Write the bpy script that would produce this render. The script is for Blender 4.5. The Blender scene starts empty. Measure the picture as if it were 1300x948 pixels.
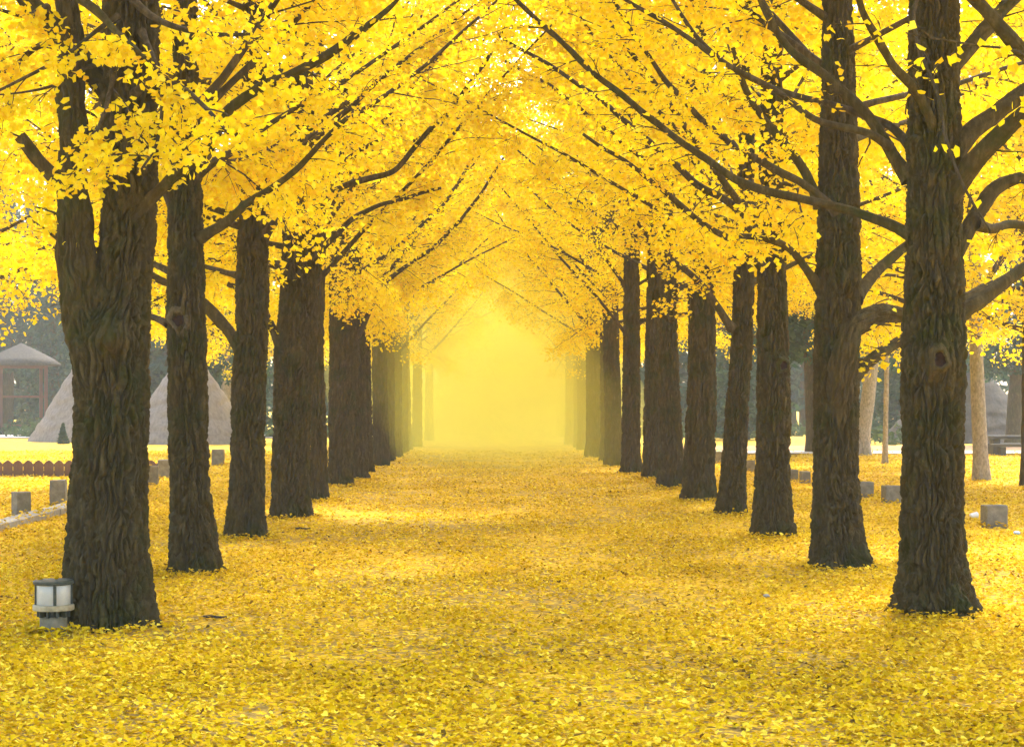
import bpy, math, random
import numpy as np
from mathutils import Vector

R = math.radians
SC = bpy.context.scene
COL = SC.collection
F = 2344.0          # focal length in photo pixels (photo 1300 x 948)
VX, VY = 620.0, 512.0   # vanishing point of the avenue
CH = 1.6            # camera height
rng = np.random.default_rng(7)
random.seed(7)

def P(px, py, d):
    return np.array([(px - VX) * d / F, d, CH - (py - VY) * d / F])

def gd(py):                      # distance of a ground point seen at row py
    return CH * F / (py - VY)

# ------------------------------------------------------------------ noise
_GR = np.random.default_rng(3).normal(size=(256, 3))
_GR /= np.linalg.norm(_GR, axis=1)[:, None]
_PERM = np.random.default_rng(4).permutation(256)

def pnoise(p, seed=0):
    p = np.asarray(p, float)
    i0 = np.floor(p).astype(np.int64)
    f = p - i0
    u = f * f * f * (f * (f * 6 - 15) + 10)
    out = np.zeros(len(p))
    for dx in (0, 1):
        wx = u[:, 0] if dx else 1 - u[:, 0]
        for dy in (0, 1):
            wy = u[:, 1] if dy else 1 - u[:, 1]
            for dz in (0, 1):
                wz = u[:, 2] if dz else 1 - u[:, 2]
                h = _PERM[(i0[:, 0] + dx + seed * 17) & 255]
                h = _PERM[(h + i0[:, 1] + dy) & 255]
                h = _PERM[(h + i0[:, 2] + dz) & 255]
                g = _GR[h]
                out += wx * wy * wz * (g[:, 0] * (f[:, 0] - dx) + g[:, 1] * (f[:, 1] - dy) + g[:, 2] * (f[:, 2] - dz))
    return out

# ------------------------------------------------------------------ mesh helpers
def mesh_np(name, verts, loops, sizes, mat, smooth=True, tint=None):
    me = bpy.data.meshes.new(name)
    verts = np.asarray(verts, np.float32)
    loops = np.asarray(loops, np.int32).ravel()
    sizes = np.asarray(sizes, np.int32)
    me.vertices.add(len(verts)); me.vertices.foreach_set('co', verts.ravel())
    me.loops.add(len(loops)); me.loops.foreach_set('vertex_index', loops)
    me.polygons.add(len(sizes))
    st = np.concatenate([[0], np.cumsum(sizes)[:-1]]).astype(np.int32)
    me.polygons.foreach_set('loop_start', st)
    me.polygons.foreach_set('loop_total', sizes)
    me.polygons.foreach_set('use_smooth', np.full(len(sizes), smooth))
    me.materials.append(mat)
    if tint is not None:
        at = me.attributes.new('tint', 'FLOAT', 'FACE')
        at.data.foreach_set('value', np.asarray(tint, np.float32))
    me.update(calc_edges=True)
    me.validate()
    return me

class MB:
    """collects pieces of ONE mesh"""
    def __init__(self):
        self.v = []; self.l = []; self.s = []; self.n = 0
    def add(self, verts, faces):
        verts = np.asarray(verts, float)
        self.v.append(verts)
        for f in faces:
            self.l.extend([i + self.n for i in f]); self.s.append(len(f))
        self.n += len(verts)
        return self
    def add_arr(self, verts, quads):
        verts = np.asarray(verts, float)
        self.v.append(verts)
        self.l.extend((quads + self.n).ravel().tolist()); self.s.extend([quads.shape[1]] * len(quads))
        self.n += len(verts)
        return self
    def box(self, c, s, rot=0.0, jit=0.0, taper=1.0, tilt=(0, 0)):
        hx, hy, hz = s[0] / 2, s[1] / 2, s[2] / 2
        b = min(hx, hy, hz) * 0.12
        vs = []
        # chamfered box: 24 verts
        for sx in (-1, 1):
            for sy in (-1, 1):
                for sz in (-1, 1):
                    t = taper if sz > 0 else 1.0
                    vs.append((sx * (hx - b) * t, sy * (hy - b) * t, sz * hz))
                    vs.append((sx * hx * t, sy * (hy - b) * t, sz * (hz - b)))
                    vs.append((sx * (hx - b) * t, sy * hy * t, sz * (hz - b)))
        def ix(sx, sy, sz, k): return (((sx > 0) * 2 + (sy > 0)) * 2 + (sz > 0)) * 3 + k
        fs = []
        for s_ in (-1, 1):
            f = [ix(-1, -1, s_, 0), ix(1, -1, s_, 0), ix(1, 1, s_, 0), ix(-1, 1, s_, 0)]; fs.append(f if s_ > 0 else f[::-1])
            f = [ix(s_, -1, -1, 1), ix(s_, 1, -1, 1), ix(s_, 1, 1, 1), ix(s_, -1, 1, 1)]; fs.append(f if s_ > 0 else f[::-1])
            f = [ix(-1, s_, -1, 2), ix(-1, s_, 1, 2), ix(1, s_, 1, 2), ix(1, s_, -1, 2)]; fs.append(f if s_ > 0 else f[::-1])
        for a in (-1, 1):
            for b_ in (-1, 1):
                fs.append([ix(a, -1, b_, 0), ix(a, -1, b_, 1), ix(a, 1, b_, 1), ix(a, 1, b_, 0)])
                fs.append([ix(-1, a, b_, 0), ix(1, a, b_, 0), ix(1, a, b_, 2), ix(-1, a, b_, 2)])
                fs.append([ix(a, b_, -1, 1), ix(a, b_, 1, 1), ix(a, b_, 1, 2), ix(a, b_, -1, 2)])
                for c_ in (-1, 1):
                    fs.append([ix(a, b_, c_, 0), ix(a, b_, c_, 1), ix(a, b_, c_, 2)])
        v = np.array(vs)
        if jit: v += rng.normal(0, jit, v.shape)
        cx, sx_ = math.cos(rot), math.sin(rot)
        v[:, 0] += v[:, 2] * tilt[0]; v[:, 1] += v[:, 2] * tilt[1]
        v = np.stack([v[:, 0] * cx - v[:, 1] * sx_, v[:, 0] * sx_ + v[:, 1] * cx, v[:, 2]], 1) + np.array(c)
        return self.add(v, fs)
    def lathe(self, prof, n=32, c=(0, 0, 0), close=True):
        prof = np.asarray(prof, float)
        a = np.arange(n) / n * 2 * math.pi
        v = np.stack([prof[:, 0][:, None] * np.cos(a), prof[:, 0][:, None] * np.sin(a), np.repeat(prof[:, 1][:, None], n, 1)], -1).reshape(-1, 3) + np.array(c)
        m = len(prof); fs = []
        for j in range(m - 1):
            for i in range(n):
                k = (i + 1) % n
                fs.append([j * n + i, j * n + k, (j + 1) * n + k, (j + 1) * n + i])
        if close:
            fs.append([i for i in range(n)][::-1]); fs.append([(m - 1) * n + i for i in range(n)])
        return self.add(v, fs)
    def build(self, name, mat, parent=None, smooth=False, loc=None):
        v = np.concatenate(self.v)
        me = mesh_np(name, v, self.l, self.s, mat, smooth)
        return link(name, me, parent, loc)

def link(name, data, parent=None, loc=None):
    o = bpy.data.objects.new(name, data)
    COL.objects.link(o)
    if parent: o.parent = parent
    if loc is not None: o.location = loc
    return o

def thing(name, label, cat, loc=(0, 0, 0), rz=0.0, group=None):
    o = link(name, None); o.location = loc; o.rotation_euler = (0, 0, rz)
    return tag(o, label, cat, group)

def tag(o, label, cat, group=None):
    o['label'] = label; o['category'] = cat
    if group: o['group'] = group
    return o

# ------------------------------------------------------------------ tubes (trunks and limbs)
def smooth_path(pts, n):
    pts = np.asarray(pts, float)
    seg = np.linalg.norm(np.diff(pts, axis=0), axis=1)
    t = np.concatenate([[0], np.cumsum(seg)]); T = np.linspace(0, t[-1], n)
    # Catmull-Rom style tangents (Hermite)
    m = np.gradient(pts, t, axis=0)
    i = np.clip(np.searchsorted(t, T, 'right') - 1, 0, len(t) - 2)
    h = (t[i + 1] - t[i])[:, None]; s = ((T - t[i])[:, None]) / h
    h00 = 2 * s**3 - 3 * s**2 + 1; h10 = s**3 - 2 * s**2 + s; h01 = -2 * s**3 + 3 * s**2; h11 = s**3 - s**2
    return h00 * pts[i] + h10 * h * m[i] + h01 * pts[i + 1] + h11 * h * m[i + 1], T / t[-1]

def frames(path, vertical=False):
    n = len(path)
    if vertical:
        return np.tile([1., 0, 0], (n, 1)), np.tile([0., 1, 0], (n, 1))
    tg = np.gradient(path, axis=0); tg /= np.linalg.norm(tg, axis=1)[:, None] + 1e-9
    a = np.zeros((n, 3)); ref = np.array([0, 0, 1.0]) if abs(tg[0, 2]) < 0.9 else np.array([1.0, 0, 0])
    u = np.cross(ref, tg[0]); u /= np.linalg.norm(u); a[0] = u
    for k in range(1, n):
        u = a[k - 1] - tg[k] * np.dot(a[k - 1], tg[k]); a[k] = u / (np.linalg.norm(u) + 1e-9)
    return a, np.cross(tg, a)

def bark_height(q, seed, S=12.0):
    """braided vertical fissures; q in metres, q[:,2] along the stem"""
    w = np.stack([pnoise(q * [6, 6, 5.0], seed + 5), pnoise(q * [6, 6, 5.0], seed + 6), q[:, 0] * 0], 1) * 0.9
    n1 = pnoise(q * [S, S, S * 0.145] + w, seed)
    n2 = pnoise(q * [S * 1.15, S * 1.15, S * 0.20] + w + 31.7, seed + 1)
    v = lambda n, w: np.clip(1 - np.abs(n) / w, 0, 1) ** 1.6
    g = np.maximum(v(n1, 0.20), 0.85 * v(n2, 0.17))
    n3 = pnoise(q * [S * 3.2, S * 3.2, S * 1.3], seed + 2)
    n4 = pnoise(q * [S * 0.7, S * 0.7, S * 0.75], seed + 3)
    n5 = pnoise(q * [S * 6, S * 6, S * 3.5], seed + 4)
    return 0.22 - np.maximum(g, 0.28 * v(n4, 0.06)) + 0.30 * n3 + 0.14 * n5

def tube(path, rad, nu, bark=0.0, seed=0, vertical=False, knots=(), flare=None, S=12.0, lump=0.0, q_off=0.0):
    """returns verts (n*nu), quads. path (n,3), rad (n,)"""
    n = len(path)
    A, B = frames(path, vertical)
    th = np.arange(nu) / nu * 2 * math.pi
    ct, st = np.cos(th), np.sin(th)
    r = np.repeat(rad[:, None], nu, 1)
    seg = np.concatenate([[0], np.cumsum(np.linalg.norm(np.diff(path, axis=0), axis=1))])
    if flare is not None:
        k0, amp, fall, ph = flare
        z = path[:, 2][:, None]
        lob = sum(a * np.cos(k * th[None] + p) for k, a, p in zip(k0, amp, ph))
        r = r * (1 + lob * np.exp(-np.maximum(z, 0) / fall))
    rm = float(np.median(rad[: max(2, n // 2)]))
    q = np.stack([ct[None] * r, st[None] * r, np.repeat(seg[:, None] + q_off, nu, 1)], -1).reshape(-1, 3)
    disp = np.zeros(n * nu)
    if lump: disp += lump * (pnoise(q * [4, 4, 1.8], seed + 9) + 0.5 * pnoise(q * [9, 9, 4], seed + 10))
    nrm = (A[:, None] * ct[None, :, None] + B[:, None] * st[None, :, None])
    pos = path[:, None] + nrm * r[..., None]
    pos = pos.reshape(-1, 3)
    bmul = np.ones(n * nu)
    for (kp, size, hgt, dent, hole) in knots:
        d = np.linalg.norm((pos - kp) * [1, 1, 0.85], axis=1) / size
        disp += hgt * np.exp(-(d / 0.9) ** 2) - dent * np.exp(-(d / hole) ** 4)
        rim = np.exp(-((d - hole * 1.35) / 0.22) ** 2)
        disp += (0.10 * size if dent > 0 else 0) * rim
        bmul *= 1 - 0.85 * np.exp(-(d / 0.7) ** 4)
        q = q + (np.exp(-(d / 1.6) ** 2) * 0.25)[:, None] * np.array([0, 0, 1.0]) * (pos - kp)[:, :1]
    if bark:
        fade = np.clip(r.reshape(-1) / 0.12, 0.25, 1.15)
        disp += bark * fade * bmul * bark_height(q, seed, S)
    pos = pos + nrm.reshape(-1, 3) * disp[:, None]
    i = np.arange(nu); j = np.arange(n - 1)
    a = (j[:, None] * nu + i[None]); b = (j[:, None] * nu + (i[None] + 1) % nu)
    quads = np.stack([a, b, b + nu, a + nu], -1).reshape(-1, 4)
    return pos, quads

# ------------------------------------------------------------------ materials
def newmat(name):
    m = bpy.data.materials.new(name); m.use_nodes = True
    nt = m.node_tree; nt.nodes.clear()
    out = nt.nodes.new('ShaderNodeOutputMaterial')
    return m, nt, out

def N(nt, t, **kw):
    n = nt.nodes.new(t)
    for k, v in kw.items():
        if k in n.inputs.keys(): n.inputs[k].default_value = v
        else: setattr(n, k, v)
    return n

def ramp(nt, src, stops):
    r = nt.nodes.new('ShaderNodeValToRGB')
    e = r.color_ramp.elements
    while len(e) < len(stops): e.new(0.5)
    for k, (p, c) in enumerate(stops):
        e[k].position = p; e[k].color = (*c, 1)
    nt.links.new(src, r.inputs[0]); return r

def mat_bark(name, dark, mid, pale, moss, moss_amt=0.5, vs=0.22):
    m, nt, out = newmat(name); L = nt.links.new
    tc = N(nt, 'ShaderNodeTexCoord')
    mp = N(nt, 'ShaderNodeMapping'); mp.inputs['Scale'].default_value = (1, 1, vs); L(tc.outputs['Object'], mp.inputs[0])
    n1 = N(nt, 'ShaderNodeTexNoise', Scale=22.0, Detail=6.0, Roughness=0.65); L(mp.outputs[0], n1.inputs['Vector'])
    c1 = ramp(nt, n1.outputs['Fac'], [(0.3, dark), (0.52, mid), (0.72, pale)])
    n2 = N(nt, 'ShaderNodeTexNoise', Scale=1.6, Detail=5.0, Roughness=0.7); L(tc.outputs['Object'], n2.inputs['Vector'])
    f2 = ramp(nt, n2.outputs['Fac'], [(0.50, (0, 0, 0)), (0.66, (moss_amt,) * 3)])
    mx = N(nt, 'ShaderNodeMix', data_type='RGBA'); L(f2.outputs[0], mx.inputs['Factor']); L(c1.outputs[0], mx.inputs['A']); mx.inputs['B'].default_value = (*moss, 1)
    n5 = N(nt, 'ShaderNodeTexNoise', Scale=13.0, Detail=8.0, Roughness=0.75); L(tc.outputs['Object'], n5.inputs['Vector'])
    f5 = ramp(nt, n5.outputs['Fac'], [(0.60, (0, 0, 0)), (0.70, (0.6,) * 3)])
    mx0 = mx
    mx = N(nt, 'ShaderNodeMix', data_type='RGBA'); L(f5.outputs[0], mx.inputs['Factor']); L(mx0.outputs['Result'], mx.inputs['A']); mx.inputs['B'].default_value = (*[min(0.5, 1.35 * c) for c in pale], 1)
    n3 = N(nt, 'ShaderNodeTexNoise', Scale=70.0, Detail=5.0, Roughness=0.7); L(tc.outputs['Object'], n3.inputs['Vector'])
    bp = N(nt, 'ShaderNodeBump', Strength=0.8, Distance=0.012); L(n3.outputs['Fac'], bp.inputs['Height'])
    b = N(nt, 'ShaderNodeBsdfPrincipled', Roughness=0.9); b.inputs['Specular IOR Level'].default_value = 0.15
    L(mx.outputs['Result'], b.inputs['Base Color']); L(bp.outputs[0], b.inputs['Normal']); L(b.outputs[0], out.inputs[0])
    return m

def mat_leaf(name, stops, transl=0.5, tsat=(1.0, 0.62, 0.02)):
    m, nt, out = newmat(name); L = nt.links.new
    at = N(nt, 'ShaderNodeAttribute', attribute_name='tint')
    c = ramp(nt, at.outputs['Fac'], stops)
    b = N(nt, 'ShaderNodeBsdfPrincipled', Roughness=0.8); b.inputs['Specular IOR Level'].default_value = 0.04
    L(c.outputs[0], b.inputs['Base Color'])
    t = N(nt, 'ShaderNodeBsdfTranslucent'); L(c.outputs[0], t.inputs[0])
    mx = N(nt, 'ShaderNodeMixShader'); mx.inputs[0].default_value = transl
    L(b.outputs[0], mx.inputs[1]); L(t.outputs[0], mx.inputs[2]); L(mx.outputs[0], out.inputs[0])
    return m

def mat_plain(name, stops, scale=8.0, rough=0.8, bump=0.3, dist=0.01, stretch=(1, 1, 1), spec=0.3, coord='Object'):
    m, nt, out = newmat(name); L = nt.links.new
    tc = N(nt, 'ShaderNodeTexCoord'); mp = N(nt, 'ShaderNodeMapping'); mp.inputs['Scale'].default_value = stretch; L(tc.outputs[coord], mp.inputs[0])
    n1 = N(nt, 'ShaderNodeTexNoise', Scale=scale, Detail=7.0, Roughness=0.65); L(mp.outputs[0], n1.inputs['Vector'])
    c = ramp(nt, n1.outputs['Fac'], stops)
    n2 = N(nt, 'ShaderNodeTexNoise', Scale=scale * 6, Detail=4.0); L(mp.outputs[0], n2.inputs['Vector'])
    bp = N(nt, 'ShaderNodeBump', Strength=bump, Distance=dist); L(n2.outputs['Fac'], bp.inputs['Height'])
    b = N(nt, 'ShaderNodeBsdfPrincipled', Roughness=rough); b.inputs['Specular IOR Level'].default_value = spec
    L(c.outputs[0], b.inputs['Base Color']); L(bp.outputs[0], b.inputs['Normal']); L(b.outputs[0], out.inputs[0])
    return m

BARK = mat_bark('bark', (0.040, 0.029, 0.009), (0.062, 0.046, 0.015), (0.115, 0.088, 0.036), (0.030, 0.041, 0.005), 0.8)
BARK_LIMB = mat_bark('limb_bark', (0.034, 0.025, 0.012), (0.064, 0.047, 0.025), (0.125, 0.098, 0.06), (0.036, 0.042, 0.012), 0.4)
BARK_PALE = mat_bark('pale_bark', (0.16, 0.135, 0.11), (0.30, 0.26, 0.21), (0.42, 0.37, 0.31), (0.2, 0.2, 0.13), 0.4, 0.5)
HEART_SHADE = mat_plain('shaded_heartwood', [(0.3, (0.012, 0.006, 0.003)), (0.7, (0.04, 0.016, 0.008))], 30, 0.95)  # reddish heartwood, darkened in colour to stand for shade inside the knot holes
CALLUS = mat_plain('callus_wood', [(0.3, (0.055, 0.042, 0.020)), (0.7, (0.125, 0.098, 0.052))], 40, 0.9, 0.6)
LEAF = mat_leaf('ginkgo_leaf', [(0.0, (0.66, 0.52, 0.010)), (0.14, (0.82, 0.53, 0.006)), (0.45, (0.89, 0.72, 0.005)), (0.8, (0.92, 0.79, 0.010)), (1.0, (0.94, 0.82, 0.07))], 0.5)
LITTER = mat_leaf('fallen_leaf', [(0.0, (0.14, 0.080, 0.012)), (0.16, (0.36, 0.215, 0.008)), (0.36, (0.58, 0.375, 0.003)), (0.8, (0.74, 0.51, 0.003)), (1.0, (0.90, 0.72, 0.06))], 0.18)
EVERGREEN = mat_leaf('evergreen_spray', [(0.0, (0.018, 0.045, 0.028)), (0.6, (0.035, 0.085, 0.045)), (1.0, (0.07, 0.13, 0.06))], 0.2)
HEDGE = mat_leaf('shrub_leaf', [(0.0, (0.03, 0.05, 0.02)), (1.0, (0.08, 0.13, 0.04))], 0.2)
CONCRETE = mat_plain('weathered_concrete', [(0.3, (0.13, 0.115, 0.085)), (0.7, (0.26, 0.235, 0.18))], 9, 0.9, 0.5)
KERBSTONE = mat_plain('kerbstone', [(0.3, (0.20, 0.185, 0.155)), (0.7, (0.38, 0.36, 0.32))], 9, 0.9, 0.4)
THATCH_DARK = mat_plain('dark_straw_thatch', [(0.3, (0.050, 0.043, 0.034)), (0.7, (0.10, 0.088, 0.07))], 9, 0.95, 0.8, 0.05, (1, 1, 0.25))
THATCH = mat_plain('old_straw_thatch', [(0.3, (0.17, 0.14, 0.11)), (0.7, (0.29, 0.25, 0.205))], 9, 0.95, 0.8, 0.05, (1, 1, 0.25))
REDWOOD = mat_plain('red_brown_timber', [(0.3, (0.09, 0.04, 0.026)), (0.7, (0.15, 0.07, 0.045))], 6, 0.8, 0.3, 0.01, (1, 1, 0.2))
FENCEWOOD = mat_plain('brown_fence_timber', [(0.3, (0.10, 0.055, 0.04)), (0.7, (0.19, 0.11, 0.08))], 6, 0.85, 0.3, 0.01, (1, 1, 0.3))
DARKWOOD = mat_plain('dark_bench_timber', [(0.3, (0.035, 0.032, 0.028)), (0.7, (0.075, 0.07, 0.06))], 6, 0.8, 0.3, 0.01, (0.3, 1, 1))
CREAM = mat_plain('cream_paint', [(0.35, (0.28, 0.23, 0.12)), (0.65, (0.50, 0.42, 0.25))], 14, 0.6, 0.15, 0.003)
STONEBASE = mat_plain('stained_base', [(0.3, (0.13, 0.11, 0.065)), (0.7, (0.25, 0.215, 0.13))], 18, 0.85, 0.4)
GLASSW = mat_plain('frosted_glass', [(0.4, (0.50, 0.47, 0.38)), (0.6, (0.60, 0.57, 0.47))], 4, 0.25, 0.02, 0.001, spec=0.5)
LAMPMETAL = mat_plain('dark_green_metal', [(0.35, (0.02, 0.028, 0.018)), (0.65, (0.055, 0.062, 0.04))], 25, 0.5, 0.2, 0.002, spec=0.5)
WHITEP = mat_plain('white_paper', [(0.4, (0.72, 0.72, 0.72)), (0.6, (0.8, 0.8, 0.8))], 10, 0.6, 0.1, 0.002)
BLUEP = mat_plain('blue_plastic', [(0.4, (0.25, 0.4, 0.75)), (0.6, (0.6, 0.7, 0.85))], 30, 0.4, 0.2, 0.004)
TWIGM = mat_plain('dead_twig', [(0.4, (0.03, 0.022, 0.016)), (0.6, (0.08, 0.06, 0.04))], 30, 0.9)

# ------------------------------------------------------------------ leaves
# fan-shaped ginkgo leaf, two halves folded along the middle, small notch in the rim
LEAF_T = np.array([[0, 0, 0], [0.50, 0.46, 0.10], [0.34, 0.80, 0.07], [0.0, 0.70, 0.0], [-0.34, 0.80, 0.07], [-0.50, 0.46, 0.10]])
LEAF_Q = np.array([[0, 1, 2, 3], [0, 3, 4, 5]])

def leaf_mesh(name, pos, size, mat, tint, up_bias=1.0, droop=0.35, r=None, flat=None):
    r = r or rng
    n = len(pos)
    nrm = r.normal(size=(n, 3)); nrm[:, 2] += up_bias * np.where(r.random(n) < 0.8, 1, -1)
    if flat is not None: nrm = r.normal(size=(n, 3)) * flat + [0, 0, 1]
    nrm /= np.linalg.norm(nrm, axis=1)[:, None]
    yd = r.normal(size=(n, 3)); yd[:, 2] -= droop * 2
    yd -= nrm * np.sum(yd * nrm, axis=1)[:, None]; yd /= np.linalg.norm(yd, axis=1)[:, None] + 1e-9
    xd = np.cross(yd, nrm)
    s = size[:, None, None]
    curl = r.uniform(0.3, 2.6, n)[:, None, None]
    T = np.repeat(LEAF_T[None], n, 0)
    v = pos[:, None] + s * (T[..., :1] * xd[:, None] + T[..., 1:2] * yd[:, None] + T[..., 2:] * curl * nrm[:, None])
    q = (np.arange(n)[:, None, None] * 6 + LEAF_Q[None]).reshape(-1, 4)
    return mesh_np(name, v.reshape(-1, 3), q, np.full(len(q), 4), mat, False, np.repeat(tint, 2))

# ------------------------------------------------------------------ growing limbs with twigs
def curve_dir(p0, az, el, L, n, r, lift=0.0, wob=0.12):
    pts = [np.array(p0, float)]
    st = L / n
    for k in range(n):
        az += r.normal(0, wob); el += lift / n + r.normal(0, wob * 0.6)
        pts.append(pts[-1] + st * np.array([math.cos(az) * math.cos(el), math.sin(az) * math.cos(el), math.sin(el)]))
    return np.array(pts)

def grow_twigs(mb, pts, rad, r, t0=0.25, step=0.33, seclen=1.0, droop=0.0, leaves=None, lden=1.0, zmin=None):
    """secondary shoots and twigs on a limb; collects leaf seats"""
    seg = np.concatenate([[0], np.cumsum(np.linalg.norm(np.diff(pts, axis=0), axis=1))])
    L = seg[-1]; s = t0 * L; side = 1
    while s < L:
        t = s / L
        i = min(np.searchsorted(seg, s), len(pts) - 1); i = max(i, 1)
        f = (s - seg[i - 1]) / (seg[i] - seg[i - 1] + 1e-9)
        p = pts[i - 1] * (1 - f) + pts[i] * f
        d = pts[i] - pts[i - 1]; d /= np.linalg.norm(d) + 1e-9
        az = math.atan2(d[1], d[0]) + side * r.uniform(0.5, 1.15); el = math.asin(np.clip(d[2], -1, 1)) * 0.5 + r.uniform(-0.35, 0.35) - droop
        sl = seclen * r.uniform(0.6, 1.15) * (1.05 - 0.55 * t)
        sp = curve_dir(p, az, el, sl, 5, r, lift=-0.25, wob=0.14)
        if zmin is not None and sp[:, 2].min() < zmin: sp[:, 2] = p[2] + np.maximum(sp[:, 2] - p[2], (zmin - p[2]) * 0.5)
        rr = np.linspace(max(0.006, 0.35 * rad[min(i, len(rad) - 1)]), 0.003, 6)
        mb.add_arr(*tube(sp, rr, 4))
        for k in range(3):
            kk = r.integers(1, 5)
            tp = curve_dir(sp[kk], az + r.uniform(-1.2, 1.2), el + r.uniform(-0.7, 0.3), sl * r.uniform(0.25, 0.5), 3, r, lift=-0.4, wob=0.2)
            mb.add_arr(*tube(tp, np.linspace(0.004, 0.002, 4), 3))
            if leaves is not None: leaves.append((tp[1:], lden))
        if leaves is not None: leaves.append((sp[1:], lden))
        side = -side; s += step * r.uniform(0.6, 1.4)

def seats_to_leaves(seats, r, per=6, spread=0.075):
    """leaf positions: spur clusters along every shoot"""
    out = []
    for pts, den in seats:
        n = len(pts)
        m = max(1, int(round(per * den * n)))
        i = r.integers(0, max(1, n - 1), m); f = r.random(m)[:, None]
        j = np.minimum(i + 1, n - 1)
        # round to spurs
        f = np.round(f * 2.2) / 2.2
        p = pts[i] * (1 - f) + pts[j] * f + r.normal(0, spread, (m, 3)) * [1, 1, 0.75] + [0, 0, -0.03]
        out.append(p)
    return np.concatenate(out) if out else np.zeros((0, 3))

def crown_tint(p, r):
    n = len(p)
    return np.clip(0.52 + 0.38 * pnoise(p * 1.1, 40) + r.normal(0, 0.20, n), 0, 1)

# ------------------------------------------------------------------ crown variants: path side is +x
def make_variant(idx, zlo, nl=30):
    r = np.random.default_rng(100 + idx)
    limbs = []; seats = []
    for k in range(nl):
        t = (k + r.uniform(0, 0.8)) / nl
        z0 = zlo + t * (9.6 - zlo)
        c = r.random()
        if c < 0.46: az = r.normal(0, 0.55)
        elif c < 0.74: az = math.pi + r.normal(0, 0.6)
        else: az = (math.pi / 2 if r.random() < 0.5 else -math.pi / 2) + r.normal(0, 0.35)
        inward = math.cos(az) > 0.3
        L = (5.6 if inward else 3.7) * (1 - 0.62 * t) * r.uniform(0.85, 1.12)
        el = r.uniform(0.42, 0.82) if inward else r.uniform(0.15, 0.6)
        if k < 6 and not inward: el = r.uniform(0.0, 0.25)
        pts = curve_dir((0, 0, z0), az, el + 0.1, L, 9, r, lift=r.uniform(-0.15, 0.35) if inward else r.uniform(-0.3, 0.2), wob=0.07)
        r0 = r.uniform(0.034, 0.052) * (1 - 0.5 * t)
        rad = np.linspace(r0, 0.009, 10); rad[0] *= 1.35
        mb = MB(); mb.add_arr(*tube(pts, rad, 7))
        grow_twigs(mb, pts, rad, r, t0=0.22, step=0.27, seclen=1.25 * (1 - 0.35 * t), droop=0.25 if t < 0.35 else 0.05, leaves=seats, zmin=zlo - (0.15 if inward else 0.75))
        seats.append((pts[4:], 0.8))
        limbs.append(mesh_np('limb', np.concatenate(mb.v), mb.l, mb.s, BARK_LIMB, True))
    p = seats_to_leaves(seats, r, per=7.5, spread=0.12)
    size = r.uniform(0.055, 0.090, len(p))
    crown = leaf_mesh('crown', p, size, LEAF, crown_tint(p, r), r=r)
    return limbs, crown, len(p)

VARIANTS = [make_variant(i, 3.35 + 0.15 * (i % 3)) for i in range(6)]

# ------------------------------------------------------------------ trunks measured on the photograph
def trunk(px_sections, d, parent, origin, nu=180, dz=0.013, top=10.8, seed=0, mat=BARK, bark=0.021, knots=(), lump=0.012, flare_amp=1.7, S=12.0, topoff=(0, 0)):
    """px_sections: list of (py, x_left, x_right) up the stem"""
    rows = []
    for (py, a, b) in px_sections:
        c = P((a + b) / 2, py, d); rows.append((c[2], c[0], (b - a) / 2 * d / F))
    rows = [(a_, b_, c_ - min(0.024, 0.1 * c_)) for a_, b_, c_ in rows]
    rows[0] = (0.0, rows[0][1], rows[0][2])
    z = np.array([q[0] for q in rows]); x = np.array([q[1] for q in rows]); rr = np.array([q[2] for q in rows])
    zl, xl, rl = z[-1], x[-1], rr[-1]
    ext = [(zl + (top - zl) * f, xl + topoff[0] * f, max(0.02, rl * (1 - f) ** 0.85)) for f in (0.25, 0.5, 0.75, 1.0)]
    z = np.concatenate([[-0.12], z, [e[0] for e in ext]]); x = np.concatenate([[x[0]], x, [e[1] for e in ext]]); rr = np.concatenate([[rr[0] * 1.12], rr, [e[2] for e in ext]])
    zs = np.concatenate([np.arange(-0.12, min(5.2, top), dz), np.arange(5.2, top, max(0.06, dz * 4)), [top]])
    def sm(v):
        y = np.interp(zs, z, v)
        k = 9; pad = np.pad(y, k, mode='edge'); return np.convolve(pad, np.ones(2 * k + 1) / (2 * k + 1), 'valid')
    xs = sm(x); rs = sm(rr)
    path = np.stack([xs - origin[0], np.full_like(xs, d - origin[1]) + 0.05 * np.sin(zs * 0.7 + seed), zs], 1)
    path[:, 1] -= path[0, 1]
    r = np.random.default_rng(900 + seed)
    fl = ((3, 5, 8), np.array([0.07, 0.09, 0.05]) * flare_amp, 0.24, r.uniform(0, 6.28, 3))
    kk = [(np.array(k[0]) - np.array([origin[0], origin[1], 0]), *k[1:]) for k in knots]
    v, q = tube(path, rs, nu, bark, seed * 3 + 1, True, kk, fl, S, lump)
    me = mesh_np('trunk', v, q, np.full(len(q), 4), mat, True)
    o = link('trunk', me, parent)
    return o, (zs, path, rs)

def knot_at(px, py, d, half, cx, size, h, dent, hole=0.42):
    """a knot on the camera side of a stem (half = half width in px, cx = centre px)"""
    rad = half * d / F
    cxw = (cx - VX) * d / F; ds = d - rad
    for _ in range(6):
        p = P(px, py, ds); s = float(np.clip((p[0] - cxw) / rad, -0.97, 0.97)); ds = d - rad * math.sqrt(1 - s * s)
    return (np.array([cxw + s * rad, ds, p[2]]), size, h, dent, hole)

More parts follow.
